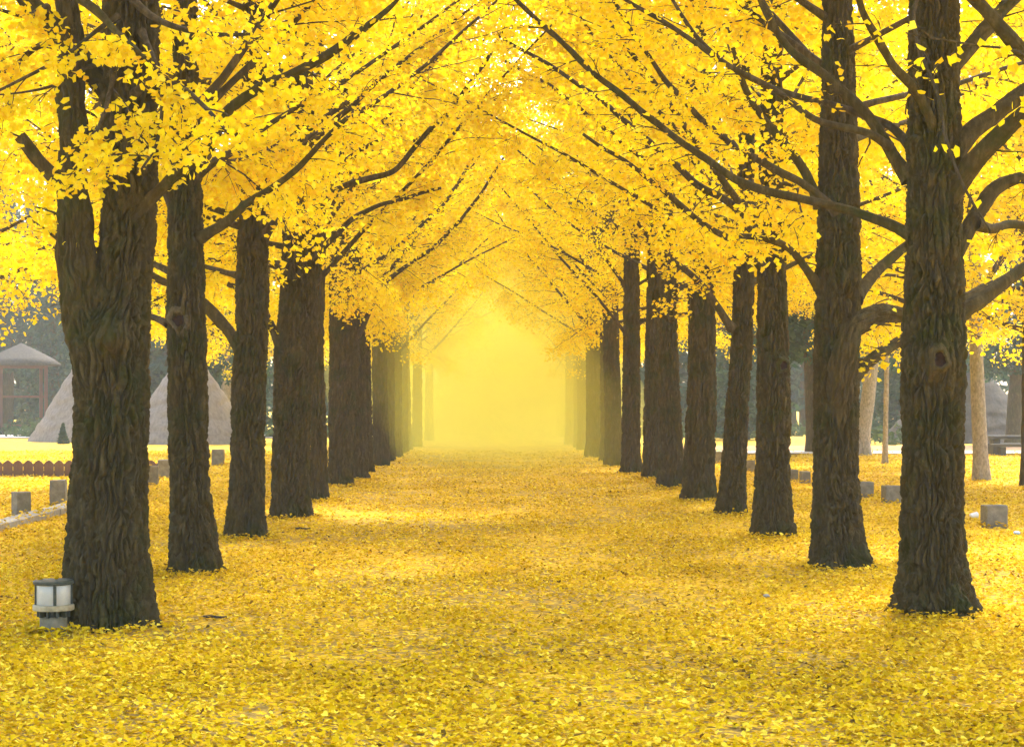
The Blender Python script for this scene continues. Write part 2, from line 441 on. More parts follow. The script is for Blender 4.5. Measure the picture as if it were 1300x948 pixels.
def knot_ring(parent, origin, px, py, d, half, cx, rw, rh, off=0.0):
    pos, *_ = knot_at(px, py, d, half, cx, 1, 0, 0)
    c = P(cx, py, d); nv = np.array([pos[0] - (cx - VX) * d / F, pos[1] - d, 0.0]); nv /= np.linalg.norm(nv)
    tx = np.array([-nv[1], nv[0], 0.0]); up = np.array([0, 0, 1.0])
    w, h = rw * d / F, rh * d / F
    def ring(prof, n=40):
        pr = np.asarray(prof); a = np.arange(n) / n * 6.2832
        wob = 1 + 0.15 * np.sin(2 * a + px) + 0.08 * np.sin(3 * a + 2 * px) + 0.06 * np.sin(7 * a + py)
        v = []
        for r_, o_ in pr:
            for k in range(n):
                v.append(pos - np.array([*origin, 0]) + tx * w * r_ * wob[k] * math.cos(a[k]) + up * (h * r_ * wob[k] * math.sin(a[k])) + nv * (o_ * w + off) - up * 0.25 * o_ * w)
        v = np.array(v); v += (pnoise(v * 45, 71) * 0.010)[:, None] * nv
        i = np.arange(n); j = np.arange(len(pr) - 1)
        q = np.stack([j[:, None] * n + i, j[:, None] * n + (i + 1) % n, (j[:, None] + 1) * n + (i + 1) % n, (j[:, None] + 1) * n + i], -1).reshape(-1, 4)
        return v, q
    v, q = ring([(1.35, -0.45), (1.2, -0.12), (1.05, 0.10), (0.92, 0.20), (0.80, 0.18), (0.70, 0.02), (0.64, -0.14)])
    k = link('knot', mesh_np('knot', v, q, np.full(len(q), 4), CALLUS if rh > rw * 1.2 and rw > 8 else BARK, True), parent)
    v, q = ring([(0.66, -0.06), (0.60, -0.16), (0.42, -0.22), (0.2, -0.22), (0.01, -0.20)])
    link('hollow', mesh_np('hollow', v, q, np.full(len(q), 4), HEART_SHADE, True), k)

def hero_limb(parent, origin, pts_px, d0, d1, w0, w1, seed=0, leaves=None, lden=0.5, t0=0.35, seclen=0.7, step=0.4, twigs=True, heavy=None, cut=False):
    n = len(pts_px); ds = np.interp(np.linspace(0, 1, n), np.linspace(0, 1, len(d0)), d0) if isinstance(d0, tuple) else np.linspace(d0, d1, n)
    if isinstance(d0, tuple): d0 = d0[0]
    pts = np.array([P(a, b, dd) for (a, b), dd in zip(pts_px, ds)]) - np.array([origin[0], origin[1], 0])
    wl = w0 if isinstance(w0, tuple) else None
    if wl: w0 = max(wl)
    heavy = (w0 > 11) if heavy is None else heavy
    L = np.linalg.norm(np.diff(pts, axis=0), axis=1).sum()
    m = max(16, int(L / ((0.009 if wl else 0.012) if heavy else 0.07)))
    path, t = smooth_path(pts, m)
    r0, r1 = w0 / 2 * d0 / F, w1 / 2 * d1 / F
    rad = r0 + (r1 - r0) * t
    rad = rad * (1 + 0.45 * np.exp(-t * L / 0.10))
    if wl: rad = np.interp(t, np.linspace(0, 1, len(wl)), wl) / 2 * d0 / F
    nu_ = (220 if wl else 72) if heavy else 10
    r = np.random.default_rng(500 + seed)
    mb = MB()
    wob = np.stack([pnoise(np.stack([t * L * 2.2, t * 0 + k * 9.1, t * 0 + seed], 1), 50) for k in range(3)], 1)
    path = path + wob * min(0.05, r0 * 0.8)
    v, q = tube(path, rad, nu_, (0.03 if wl else 0.014) if heavy else 0.0, 200 + seed, S=15.0 if wl else 18.0, lump=0.35 * r0 if heavy else 0.15 * r0)
    mb.add_arr(v, q)
    nu = nu_
    mb.add(v[-nu:], [list(range(nu))])
    seats = leaves if leaves is not None else []
    if twigs:
        sp = path[:: max(1, m // 14)]
        grow_twigs(mb, sp, np.interp(np.linspace(0, 1, len(sp)), t, rad) * 0.45, r, t0=t0, step=step, seclen=seclen, droop=0.1, leaves=seats, lden=lden)
    me = mesh_np('limb', np.concatenate(mb.v), mb.l, mb.s, BARK_LIMB if not heavy else BARK, True)
    return link('limb', me, parent)

def hero_sprays(parent, seats, r, per=4.0):
    p = seats_to_leaves(seats, r, per=per, spread=0.07)
    if not len(p): return
    me = leaf_mesh('foliage', p, r.uniform(0.048, 0.072, len(p)), LEAF, crown_tint(p, r), r=r)
    o = link('foliage', me, parent)
    return o

def dress(root, var, trunk_path, rz, dz=0.0, scale=1.0, skip=0):
    limbs, crown, _ = VARIANTS[var]
    if trunk_path is not None:
        zs, path, rs = trunk_path
        k = np.searchsorted(zs, 5.0); off = path[min(k, len(path) - 1)]
    else: off = (0, 0, 0)
    for i, me in enumerate(limbs + [crown]):
        if i < skip: continue
        o = link('limb' if i < len(limbs) else 'crown', me, root)
        o.location = (off[0], off[1], dz); o.rotation_euler = (0, 0, rz); o.scale = (scale,) * 3

ORD = ['first', 'second', 'third', 'fourth', 'fifth', 'sixth', 'seventh', 'eighth', 'ninth', 'tenth', 'eleventh', 'twelfth', 'thirteenth', 'fourteenth', 'fifteenth', 'sixteenth', 'seventeenth', 'eighteenth', 'nineteenth', 'twentieth', 'twenty-first']

# px sections (py, left, right), distance, knots
LEFT = [
    dict(d=13.25, s=[(795, 74, 193), (760, 76, 193), (700, 79, 190), (600, 87, 188), (520, 90, 190), (430, 89, 191), (400, 100, 191), (360, 114, 193), (300, 122, 197), (240, 128, 199), (150, 124, 202), (50, 130, 205)],
         k=[(138, 424, 51, 139, 0.16, 0.15, 0.0), (146, 424, 51, 139, 0.07, 0.03, 0.0), (144, 464, 51, 139, 0.085, -0.13, 0.0), (120, 440, 51, 139, 0.10, 0.04, 0.0)],
         label='thick mossy ginkgo with twin stems forking above a burl, small white lamp at its foot'),
    dict(d=17.44, s=[(727, 211, 283), (700, 213, 279), (640, 215, 272), (600, 215, 268), (450, 212, 264), (400, 212, 264), (300, 215, 261), (200, 217, 258), (100, 220, 255)],
         k=[(226, 406, 26, 238, 0.14, 0.02, 0.0), (229, 407, 26, 238, 0.085, 0.0, 0.13)], ring=[(229, 407, 26, 238, 11.5, 15, 0.045)],
         label='straight ginkgo with an oval open knot hole facing the path, before the thatched hut'),
    dict(d=21.9, s=[(683, 283, 342), (650, 287, 339), (600, 291, 338), (500, 293, 339), (450, 296, 341), (300, 299, 342), (200, 302, 340)],
         k=[], label='dark ginkgo between the knot hole trunk and the trunk with a burl and mossy limbs'),
    dict(d=25.9, s=[(657, 341, 396), (600, 343, 393), (500, 345, 397), (450, 346, 402), (380, 353, 404), (300, 357, 405), (200, 360, 402)],
         k=[(378, 452, 27, 374, 0.20, 0.11, 0.0), (386, 458, 27, 374, 0.09, 0.05, 0.0), (380, 478, 27, 374, 0.09, -0.05, 0.0)],
         label='ginkgo with a big dark burl high on its trunk, fourth along the lamp side row'),
    dict(d=30.0, s=[(637, 390, 419), (600, 392, 417), (450, 395, 412), (300, 397, 415)], k=[], label='slim ginkgo half hidden behind the trunk with the big dark burl'),
    dict(d=35.7, s=[(617, 414, 450), (560, 416, 449), (450, 417, 457), (340, 417, 458), (250, 420, 455)], k=[], label='broad ginkgo standing clear past the burl trunk, sixth along the lamp side row'),
]
RIGHT = [
    dict(d=14.0, s=[(779, 1134, 1250), (760, 1136, 1242), (735, 1138, 1234), (700, 1141, 1228), (600, 1144, 1224), (520, 1142, 1226), (450, 1142, 1228), (380, 1146, 1226), (300, 1148, 1222), (200, 1148, 1219), (100, 1149, 1217), (0, 1150, 1215)],
         k=[(1190, 462, 42, 1185, 0.17, 0.06, 0.0), (1193, 455, 42, 1185, 0.06, 0.0, 0.10), (1188, 490, 42, 1185, 0.06, -0.03, 0.0)], ring=[(1192, 457, 42, 1185, 11.5, 12, 0.06)],
         label='tall mossy ginkgo with thick limbs spreading both ways, knotted burl on its trunk'),
    dict(d=18.03, s=[(720, 1024, 1112), (700, 1026, 1104), (660, 1028, 1096), (600, 1030, 1090), (500, 1031, 1090), (450, 1030, 1090), (350, 1033, 1094), (250, 1036, 1092), (100, 1042, 1086)],
         k=[(1066, 520, 30, 1060, 0.14, 0.04, 0.0)],
         label='ginkgo with a limb bent like an elbow springing from the middle of its trunk'),
    dict(d=22.06, s=[(682, 953, 1013), (650, 955, 1008), (600, 958, 1005), (500, 960, 1006), (450, 961, 1004), (350, 962, 1001), (250, 963, 998)],
         k=[(994, 464, 22, 983, 0.08, 0.015, 0.0)], ring=[(994, 464, 22, 983, 6.5, 9, 0.025)],
         label='ginkgo with a small round knot, between elbow limbed trunk and slim slanting trunk'),
    dict(d=26.6, s=[(653, 906, 950), (600, 914, 948), (500, 922, 952), (450, 927, 957), (350, 930, 957), (250, 934, 958)], k=[], label='slim ginkgo slanting away from the path with a thin limb forking low'),
    dict(d=30.5, s=[(635, 862, 911), (600, 866, 909), (500, 870, 911), (450, 872, 910), (350, 872, 908), (250, 874, 904)], k=[], label='stout upright ginkgo next inward from the slim slanting trunk'),
    dict(d=34.7, s=[(620, 833, 871), (550, 836, 867), (450, 836, 862), (350, 838, 860)], k=[], label='upright ginkgo just inward of the stout one, sixth from the burl limbed one'),
]
for k in range(6, 15):
    dl = 13.25 + 4.22 * k + rng.uniform(-0.3, 0.3); dr = 13.9 + 4.15 * k + rng.uniform(-0.3, 0.3)
    for side, lst, xx, d in ((-1, LEFT, -2.79, dl), (1, RIGHT, 3.33, dr)):
        x = xx + rng.uniform(-0.16, 0.16); w = rng.uniform(0.17, 0.235) + (0.025 if side > 0 else -0.015); ln = rng.uniform(-0.12, 0.12)
        pr = lambda z: CH * 0 + VY - (z - CH) * F / d
        px = lambda X: VX + X * F / d
        row = 'lamp side row' if side < 0 else 'row facing the lamp'
        lst.append(dict(d=d, k=[], s=[(pr(0), px(x - w * 1.25), px(x + w * 1.25)), (pr(0.35), px(x - w * 1.05), px(x + w * 1.05)), (pr(1.5), px(x - w + ln * 0.3), px(x + w + ln * 0.3)), (pr(3), px(x - w * 0.95 + ln * 0.6), px(x + w * 0.95 + ln * 0.6)), (pr(5), px(x - w * 0.85 + ln), px(x + w * 0.85 + ln))],
                        label=f'{"hazy " if k > 9 else ""}ginkgo trunk, {ORD[k]} from the camera in the {row}'))

HERO = {}   # (side, index) -> limbs: (points, d0, d1, w0, w1, leaf density, twigs)
HERO[('R', 0)] = [
    ([(1155, 228), (1125, 180), (1096, 143), (1050, 100), (1010, 70), (985, 35), (966, 0), (945, -60)], 14.0, 14.7, 16, 7, 0.35, True),
    ([(1130, 187), (1106, 173), (1033, 150), (990, 120), (949, 97), (866, 43), (795, 0), (735, -45)], 13.95, 13.3, 10, 4, 0.3, True),
    ([(1158, 190), (1130, 160), (1099, 147), (999, 117), (945, 97), (916, 77), (866, 20), (835, -30)], 14.1, 15.0, 11, 4, 0.3, True),
    ([(1190, 215), (1184, 160), (1160, 112), (1133, 83), (1110, 45), (1096, 17), (1082, -40)], (14.0, 13.78, 13.62, 13.5, 13.4, 13.3, 13.2), 13.2, 15, 8, 0.2, True),
    ([(1184, 232), (1222, 180), (1243, 157), (1270, 138), (1300, 123), (1380, 70), (1450, 0)], 14.05, 14.4, 28, 14, 0.5, True),
    ([(1186, 275), (1222, 226), (1250, 190), (1275, 165), (1300, 147), (1370, 112), (1440, 90)], 13.95, 13.2, 30, 14, 0.3, True),
    ([(1190, 365), (1226, 300), (1240, 270), (1258, 246), (1300, 225), (1370, 205), (1440, 160)], 14.0, 14.5, 24, 9, 0.45, True),
    ([(1190, 410), (1240, 383), (1270, 362), (1300, 343), (1370, 312), (1450, 290)], 14.05, 14.8, 22, 12, 0.5, True),
    ([(1236, 283), (1258, 292), (1282, 285), (1310, 288), (1370, 280)], 14.1, 14.9, 14, 7, 0.4, True),
    ([(1186, 110), (1235, 55), (1262, 25), (1295, -12), (1350, -60)], 14.1, 14.8, 22, 14, 0.4, True),
    ([(1158, 300), (1125, 282), (1100, 273), (1033, 257), (933, 227), (866, 180), (783, 117), (719, 60), (656, 0), (600, -60)], 13.95, 14.9, 13, 5, 0.25, True),
]
HERO[('R', 1)] = [
    ([(1060, 600), (1062, 555), (1065, 510), (1072, 460), (1083, 418), (1105, 404), (1150, 397), (1195, 388), (1260, 360)], (18.02, 17.9, 17.83, 17.79, 17.82, 17.92, 18.1, 18.3, 18.6), 18.6, (8, 24, 32, 32, 28, 20, 17, 14, 10), 10, 0.5, True),
    ([(1080, 482), (1100, 464), (1125, 443), (1143, 433), (1180, 420), (1230, 400)], 18.0, 18.9, 18, 10, 0.5, True),
    ([(1085, 380), (1100, 358), (1115, 343), (1150, 315), (1200, 280)], 18.1, 18.9, 17, 9, 0.7, True),
    ([(1040, 365), (1025, 342), (1005, 320), (983, 307), (940, 300)], 17.9, 17.4, 12, 6, 0.9, True),
    ([(1040, 262), (1030, 235), (1016, 210), (985, 170), (950, 120), (930, 60)], 17.9, 17.6, 13, 6, 0.9, True),
    ([(1062, 270), (1030, 240), (985, 215), (925, 180), (870, 130), (815, 60), (780, 0)], 17.8, 17.0, 11, 5, 1.0, True),
]
HERO[('R', 2)] = [
    ([(968, 300), (930, 262), (880, 230), (856, 237 - 30), (800, 160), (766, 130), (700, 85), (640, 48)], 22.0, 22.6, 11, 4, 1.0, True),
    ([(968, 340), (940, 312), (905, 292), (860, 258), (800, 210), (740, 170)], 22.0, 21.2, 10, 4, 1.0, True),
]
HERO[('R', 3)] = [
    ([(930, 418), (912, 392), (896, 368), (876, 347), (840, 320), (800, 270)], 26.5, 26.0, 10, 5, 0.8, True),
    ([(945, 310), (905, 280), (856, 237), (800, 190), (766, 163), (700, 110), (640, 78)], 26.6, 27.4, 9, 4, 1.0, True),
]
HERO[('L', 0)] = [
    ([(132, 560), (118, 480), (106, 410), (98, 330), (93, 255), (92, 160), (93, 85), (86, 10), (75, -90)], 13.2, 13.2, (16, 44, 50, 45, 37, 34, 32, 30, 26), 26, 0.5, True),
    ([(150, 130), (112, 84), (85, 55), (55, 22), (20, -15), (-40, -70)], 13.35, 13.6, 30, 20, 0.6, True),
    ([(88, 240), (65, 222), (47, 204), (26, 172)], 13.2, 13.15, 21, 15, 0.0, False),
    ([(160, 285), (222, 222), (262, 185), (293, 143), (333, 110), (367, 93), (433, 60), (475, 28), (515, -12), (560, -60)], 13.2, 12.7, 18, 7, 0.75, True),
    ([(96, -8), (118, 12), (140, 32), (158, 50), (185, 75)], 12.9, 12.3, 12, 5, 1.4, True),
    ([(150, 20), (125, 38), (95, 62), (58, 85), (25, 102), (-10, 118), (-60, 130)], 12.9, 12.3, 6, 3, 1.2, True),
    ([(125, 80), (100, 92), (70, 108), (35, 116), (0, 120)], 12.8, 12.5, 5, 2.5, 0.6, True),
    ([(170, 120), (190, 105), (225, 110), (260, 135), (290, 170)], 13.0, 12.0, 10, 4, 1.5, True),
    ([(165, 60), (150, 80), (140, 115), (130, 150), (112, 190), (100, 220)], 13.0, 12.2, 8, 3, 1.5, True),
    ([(180, 40), (195, 75), (205, 130), (200, 180), (180, 215)], 13.0, 12.1, 8, 3, 1.5, True),
    ([(160, -10), (190, 20), (240, 40), (290, 45), (340, 40)], 13.0, 12.3, 10, 4, 1.5, True),
    ([(80, 60), (50, 60), (10, 90), (-30, 100)], 13.4, 14.0, 10, 4, 1.5, True),
    ([(60, 10), (30, 20), (-10, 10)], 13.4, 12.9, 8, 4, 1.5, True),
]
HERO[('L', 1)] = [
    ([(255, 303), (280, 287), (310, 262), (350, 235), (390, 200), (440, 150)], 17.3, 16.8, 12, 6, 1.5, True),
    ([(240, 235), (265, 210), (300, 190), (340, 160), (400, 120)], 17.3, 16.9, 11, 5, 2.0, True),
    ([(222, 270), (205, 240), (190, 215), (160, 180)], 17.4, 17.0, 11, 5, 1.6, True),
    ([(216, 345), (195, 335), (165, 325), (130, 318), (80, 300)], 17.5, 18.3, 8, 4, 1.0, True),
    ([(214, 412), (198, 404), (170, 398), (120, 395), (85, 372)], 17.6, 18.3, 9, 4, 0.3, True),
]
HERO[('L', 2)] = [
    ([(316, 462), (290, 420), (276, 402), (262, 388), (235, 370), (190, 350)], 21.9, 22.5, 18, 9, 0.7, True),
    ([(335, 300), (355, 275), (385, 250), (430, 210), (480, 180)], 21.8, 21.4, 11, 5, 1.5, True),
    ([(330, 232), (350, 215), (385, 190), (430, 150), (490, 95)], 21.8, 21.3, 11, 5, 1.5, True),
    ([(303, 350), (285, 345), (262, 338), (230, 330)], 22.0, 22.8, 9, 4, 0.8, True),
]
HERO[('L', 3)] = [
    ([(368, 470), (343, 410), (335, 392), (318, 372), (290, 360)], 25.9, 26.4, 14, 7, 0.7, True),
    ([(395, 260), (443, 233), (500, 217), (533, 180), (576, 133), (613, 83), (650, 20)], 25.8, 26.6, 9, 4, 1.0, True),
    ([(360, 355), (345, 350), (325, 352), (300, 345)], 25.9, 26.6, 9, 4, 0.8, True),
    ([(398, 330), (425, 300), (460, 270), (500, 255), (560, 240)], 25.8, 25.4, 8, 4, 1.4, True),
]
HERO[('L', 5)] = [
    ([(452, 430), (475, 385), (497, 351), (534, 327), (565, 300), (600, 260), (640, 200)], 35.6, 36.5, 7, 3, 0.8, True),
    ([(452, 350), (480, 330), (520, 300), (570, 250), (600, 200)], 35.6, 35.0, 6, 3, 0.8, True),
]

for side, lst in (('L', LEFT), ('R', RIGHT)):
    for k, T in enumerate(lst):
        d = T['d']; s = T['s']
        bx = ((s[0][1] + s[0][2]) / 2 - VX) * d / F
        org = (bx, d)
        root = thing('ginkgo_tree', T['label'], 'tree', (bx, d, 0), 0, 'ginkgo trees lining the left of the path' if side == 'L' else 'ginkgo trees lining the right of the path')
        near = k < 3
        nu, dz = (330, 0.008) if k < 2 else (260, 0.011) if k < 4 else (140, 0.025) if k < 8 else (56, 0.07)
        kn = [knot_at(a, b, d, h, c, sz, hh, dent, 0.75 if dent > 0.09 else 0.42) for (a, b, h, c, sz, hh, dent) in T['k']]
        o, tp = trunk(s, d, root, org, nu, dz, seed=k * 2 + (side == 'R'), knots=kn, bark=0.054 if k < 4 else 0.055, lump=0.014, S=20.0 if k < 4 else 13.0)
        for kr in T.get('ring', []): knot_ring(root, org, kr[0], kr[1], d, kr[2], kr[3], kr[4], kr[5], kr[6])
        seats = []
        for j, (pts, d0, d1, w0, w1, ld, tw) in enumerate(HERO.get((side, k), [])):
            hero_limb(root, org, pts, d0, d1, w0, w1, seed=k * 40 + j + (20 if side == 'R' else 0), leaves=seats, lden=ld, twigs=tw, seclen=0.55 if k == 0 else 0.7, step=0.3)
        if seats: hero_sprays(root, seats, np.random.default_rng(60 + k + (side == 'R') * 30))
        rz = (0 if side == 'L' else math.pi) + rng.uniform(-0.3, 0.3)
        up = {('R', 0): 1.55, ('L', 0): 1.1, ('R', 1): 0.5}.get((side, k), rng.uniform(-0.15, 0.35) - (0.5 if k > 8 else 0.28))
        dress(root, (k * 5 + (side == 'R') * 3 + k // 6) % len(VARIANTS), tp, rz, dz=up)

# the pair standing just outside the frame, whose limbs hang into it
def generic_tree(x, d, label, var, w=0.23, mat=BARK, top=10.8, group=None, scale=1.0, dz=0.0, name='ginkgo_tree', lean=0.0, seed=0, rz=0.0, nu=64, st=0.06, bark=0.02, lump=0.014):
    root = thing(name, label, 'tree', (x, d, 0), 0, group)
    pr = lambda z: VY - (z - CH) * F / d
    px = lambda X: VX + X * F / d
    s = [(pr(0), px(x - w * 1.25), px(x + w * 1.25)), (pr(0.4), px(x - w * 1.02), px(x + w * 1.02)), (pr(1.5), px(x - w + lean * 0.35), px(x + w + lean * 0.35)), (pr(3), px(x - w * 0.92 + lean * 0.7), px(x + w * 0.92 + lean * 0.7)), (pr(5), px(x - w * 0.8 + lean), px(x + w * 0.8 + lean))]
    o, tp = trunk(s, d, root, (x, d), nu, st, top=top, seed=30 + seed, mat=mat, bark=bark, lump=lump)
    dress(root, var, tp, rz, dz=dz, scale=scale)
    return root

r0 = generic_tree(3.75, 9.8, 'ginkgo limb with a thin hanging twig crossing in front of the mossy trunk', 1, rz=math.pi, dz=1.2, seed=1, nu=120, st=0.03)
seats = []
for j, (pts, d0, d1, w0, w1, ld) in enumerate([
    ([(1440, 190), (1380, 130), (1300, 68), (1262, 30), (1232, -2), (1190, -50)], 9.8, 9.6, 24, 14, 0.0),
    ([(1190, -50), (1160, 20), (1170, 70), (1190, 120), (1205, 190), (1225, 240), (1242, 270)], 9.6, 9.4, 5, 3.5, 0.06),
    ([(1350, 110), (1290, 65), (1240, 58), (1190, 50), (1150, 42)], 9.7, 9.3, 4, 2, 0.12)]):
    hero_limb(r0, (3.75, 9.8), pts, d0, d1, w0, w1, seed=300 + j, leaves=seats, lden=ld, seclen=0.28, step=0.4)
hero_sprays(r0, seats, np.random.default_rng(77))

# more ginkgos behind the two rows
G2 = 'ginkgo trees behind the rows'
for j, (px, d, v, w, pale, lean, lab) in enumerate([
    (122, 35, 0, 0.20, 0, 0, 'ginkgo behind the twin stemmed trunk, only its yellow crown showing'),
    (240, 48, 2, 0.20, 0, 0, 'ginkgo behind the knot hole trunk, only its yellow crown showing'),
    (318, 60, 4, 0.20, 0, 0, 'ginkgo far behind the dark third trunk, only its yellow crown showing'),
    (-95, 29, 3, 0.22, 0, 0, 'ginkgo whose low yellow branch tips hang in front of the dark misty wood'),
    (1246, 38.3, 5, 0.165, 1, -0.15, 'pale smooth barked ginkgo beyond the mossy trunk, past the concrete block'),
    (1124, 49.3, 1, 0.075, 1, 0.05, 'very thin pale sapling trunk seen between the elbow limb tree and mossy tree'),
    (1094, 56.8, 3, 0.24, 1, 0.45, 'pale grey trunk slanting behind the elbow limbed ginkgo'),
    (1303, 36.0, 0, 0.12, 0, 0, 'thin dark trunk beside the wooden bench at the picture edge'),
    (1186, 33, 3, 0.2, 0, 0, 'ginkgo behind the mossy burl limbed trunk, only its yellow crown showing'),
    (1060, 44, 5, 0.2, 0, 0, 'ginkgo behind the elbow limbed trunk, only its yellow crown showing'),
    (372, 76, 1, 0.2, 0, 0, 'ginkgo behind the big burl trunk, only its yellow crown showing'),
    (-300, 21, 2, 0.22, 0, 0, 'ginkgo whose yellow branch tips reach in beside the cut stub of the twin stemmed trunk'),
    (600, 97, 5, 0.17, 0, 0, 'ginkgo standing inside the yellow mist under the low crown arch'),
    (655, 103, 1, 0.17, 0, 0, 'ginkgo dissolved in the yellow mist at the very end of the avenue'),
    (545, 80, 0, 0.2, 0, 0, 'ginkgo closing the misty end of the avenue beside the lamp side row'),
    (716, 88, 4, 0.2, 0, 0, 'ginkgo closing the misty end of the avenue near the hazy gap'),
    (722, 79, 3, 0.17, 0, 0, 'ginkgo closing the misty end of the avenue beside the row facing the lamp'),
    (985, 58, 2, 0.2, 0, 0, 'ginkgo far behind the small knot trunk, only its yellow crown showing'),
    (1400, 30, 4, 0.2, 0, 0, 'ginkgo whose low yellow branch tips hang over the wooden bench'),
]):
    generic_tree((px - VX) * d / F, d, lab, v, w=w, mat=BARK_PALE if pale else BARK, group=G2, lean=lean, seed=10 + j, rz=rng.uniform(0, 6.28), scale=1.08, dz=-0.75, bark=0.006 if pale else 0.02, lump=0.006 if pale else 0.014)

# ------------------------------------------------------------------ evergreens and the far wood
def evergreen_crown(r, h, rad, n, zlow=1.5, size=(0.16, 0.38)):
    """positions of sprays through a layered conical crown"""
    t = r.random(n) ** 1.35
    z = zlow + t * (h - zlow)
    a = r.uniform(0, 6.283, n)
    lay = 0.72 + 0.28 * np.sin(z * 5.0 + 2 * np.sin(a * 3))
    clump = 0.75 + 0.5 * pnoise(np.stack([np.cos(a) * 2, np.sin(a) * 2, z * 0.8], 1), int(r.integers(50)))
    rr = rad * (1 - t) ** 0.75 * lay * clump * np.sqrt(r.uniform(0.15, 1, n))
    return np.stack([rr * np.cos(a), rr * np.sin(a), z - 0.18 * rr], 1), r.uniform(*size, n)

def spray_mesh(name, pos, size, mat, tint, r):
    n = len(pos)
    nrm = r.normal(size=(n, 3)); nrm[:, 2] += 0.8; nrm /= np.linalg.norm(nrm, axis=1)[:, None]
    yd = r.normal(size=(n, 3)); yd -= nrm * np.sum(yd * nrm, 1)[:, None]; yd /= np.linalg.norm(yd, axis=1)[:, None]
    xd = np.cross(yd, nrm)
    T = np.array([[0, -0.5], [0.28, -0.1], [0.1, 0.5], [-0.22, 0.15]])
    v = pos[:, None] + size[:, None, None] * (T[None, :, :1] * xd[:, None] + T[None, :, 1:] * yd[:, None])
    q = np.arange(n * 4).reshape(n, 4)
    return mesh_np(name, v.reshape(-1, 3), q, np.full(n, 4), mat, False, tint)

ER = np.random.default_rng(21)
EV = []
for i in range(3):
    p, s = evergreen_crown(ER, 12.0 + i, 2.6 + 0.4 * i, 9000, zlow=[2.2, 0.6, 3.2][i])
    EV.append(spray_mesh('crown', p, s, EVERGREEN, np.clip(ER.normal(0.45, 0.25, len(p)), 0, 1), ER))
for j, (px, d, v, sc, lab) in enumerate([
    (8, 106, 2, 1.1, 'dark evergreen with a broad trunk rising behind the thatched pavilion'),
    (285, 84, 2, 0.9, 'evergreen with a bare pale trunk over the shoulder of the thatched hut'),
    (1031, 60, 2, 1.0, 'dark evergreen trunk between the small knot ginkgo and elbow limbed ginkgo'),
    (150, 92, 1, 1.0, 'evergreen filling the gap behind the two thatched huts'),
    (1215, 78, 0, 0.9, 'green evergreen behind the mossy ginkgo and the wooden bench'),
    (1290, 70, 2, 0.9, 'evergreen with spreading branches above the thatched hut near the bench'),
    (1150, 84, 1, 0.95, 'dark evergreen behind the thin pale sapling'),
    (940, 82, 1, 1.0, 'dark evergreen behind the slim slanting ginkgo'),
    (70, 100, 1, 1.1, 'misty evergreen between the pavilion and the nearer hut'),
]):
    x = (px - VX) * d / F
    root = thing('evergreen_tree', lab, 'tree', (x, d, 0), 0, 'evergreens behind the rows')
    zz = np.linspace(-0.1, 11 * sc, 40)
    path = np.stack([0.12 * np.sin(zz * 0.5 + j), zz * 0, zz], 1)
    vv, qq = tube(path, np.interp(zz, [-0.1, 0.5, 11 * sc], [0.42, 0.33, 0.03]) * (0.9 if j else 1.15), 24, 0.02, 70 + j, True, S=9)
    link('trunk', mesh_np('trunk', vv, qq, np.full(len(qq), 4), BARK_PALE if j == 1 else BARK, True), root)
    c = link('crown', EV[v], root); c.scale = (sc,) * 3; c.rotation_euler = (0, 0, j * 1.3)

# far wood: one mass
pos = []; siz = []; tr = MB()
spots = []
for x in np.arange(-62, 66, 4.3):
    for d0 in ((92, 101, 112) if abs(x) < 15 else (112, 121, 131)):
        spots.append((x + ER.uniform(-1.6, 1.6), d0 + ER.uniform(-3, 3) - (0 if abs(x) < 22 else min(22, (abs(x) - 22) * 0.9))))
for (x, d) in spots:
    h = ER.uniform(10, 15)
    p, s = evergreen_crown(ER, h, ER.uniform(2.6, 3.8), 1700, zlow=ER.uniform(0.3, 2.0), size=(0.35, 0.8))
    pos.append(p + [x, d, 0]); siz.append(s)
    zz = np.linspace(-0.1, h * 0.9, 8)
    tr.add_arr(*tube(np.stack([zz * 0 + x, zz * 0 + d, zz], 1), np.linspace(0.32, 0.05, 8), 8, vertical=True))
pos = np.concatenate(pos); siz = np.concatenate(siz)
wood = link('evergreen_wood', spray_mesh('evergreen_wood', pos, siz, EVERGREEN, np.clip(ER.normal(0.4, 0.25, len(pos)), 0, 1), ER)); wood['kind'] = 'stuff'
wt = tr.build('distant_tree_trunks', BARK); wt['kind'] = 'stuff'

# low hedge growth under the evergreens
pos = []
for side in (-1, 1):
    for k in range(60):
        x = side * ER.uniform(7, 40); d = ER.uniform(84, 108) if side < 0 else ER.uniform(68, 104)
        if side > 0 and x < 14: d = ER.uniform(80, 104)
        n = 260; q = ER.normal(size=(n, 3)); q /= np.linalg.norm(q, axis=1)[:, None]; q *= (ER.random(n) ** 0.4)[:, None]
        q = q * [1.5, 1.2, 0.75] * ER.uniform(0.6, 1.25); q[:, 2] = np.abs(q[:, 2])
        pos.append(q + [x, d, 0])
pos = np.concatenate(pos)
us = link('undergrowth', spray_mesh('undergrowth', pos, ER.uniform(0.15, 0.4, len(pos)), HEDGE, ER.random(len(pos)), ER)); us['kind'] = 'stuff'

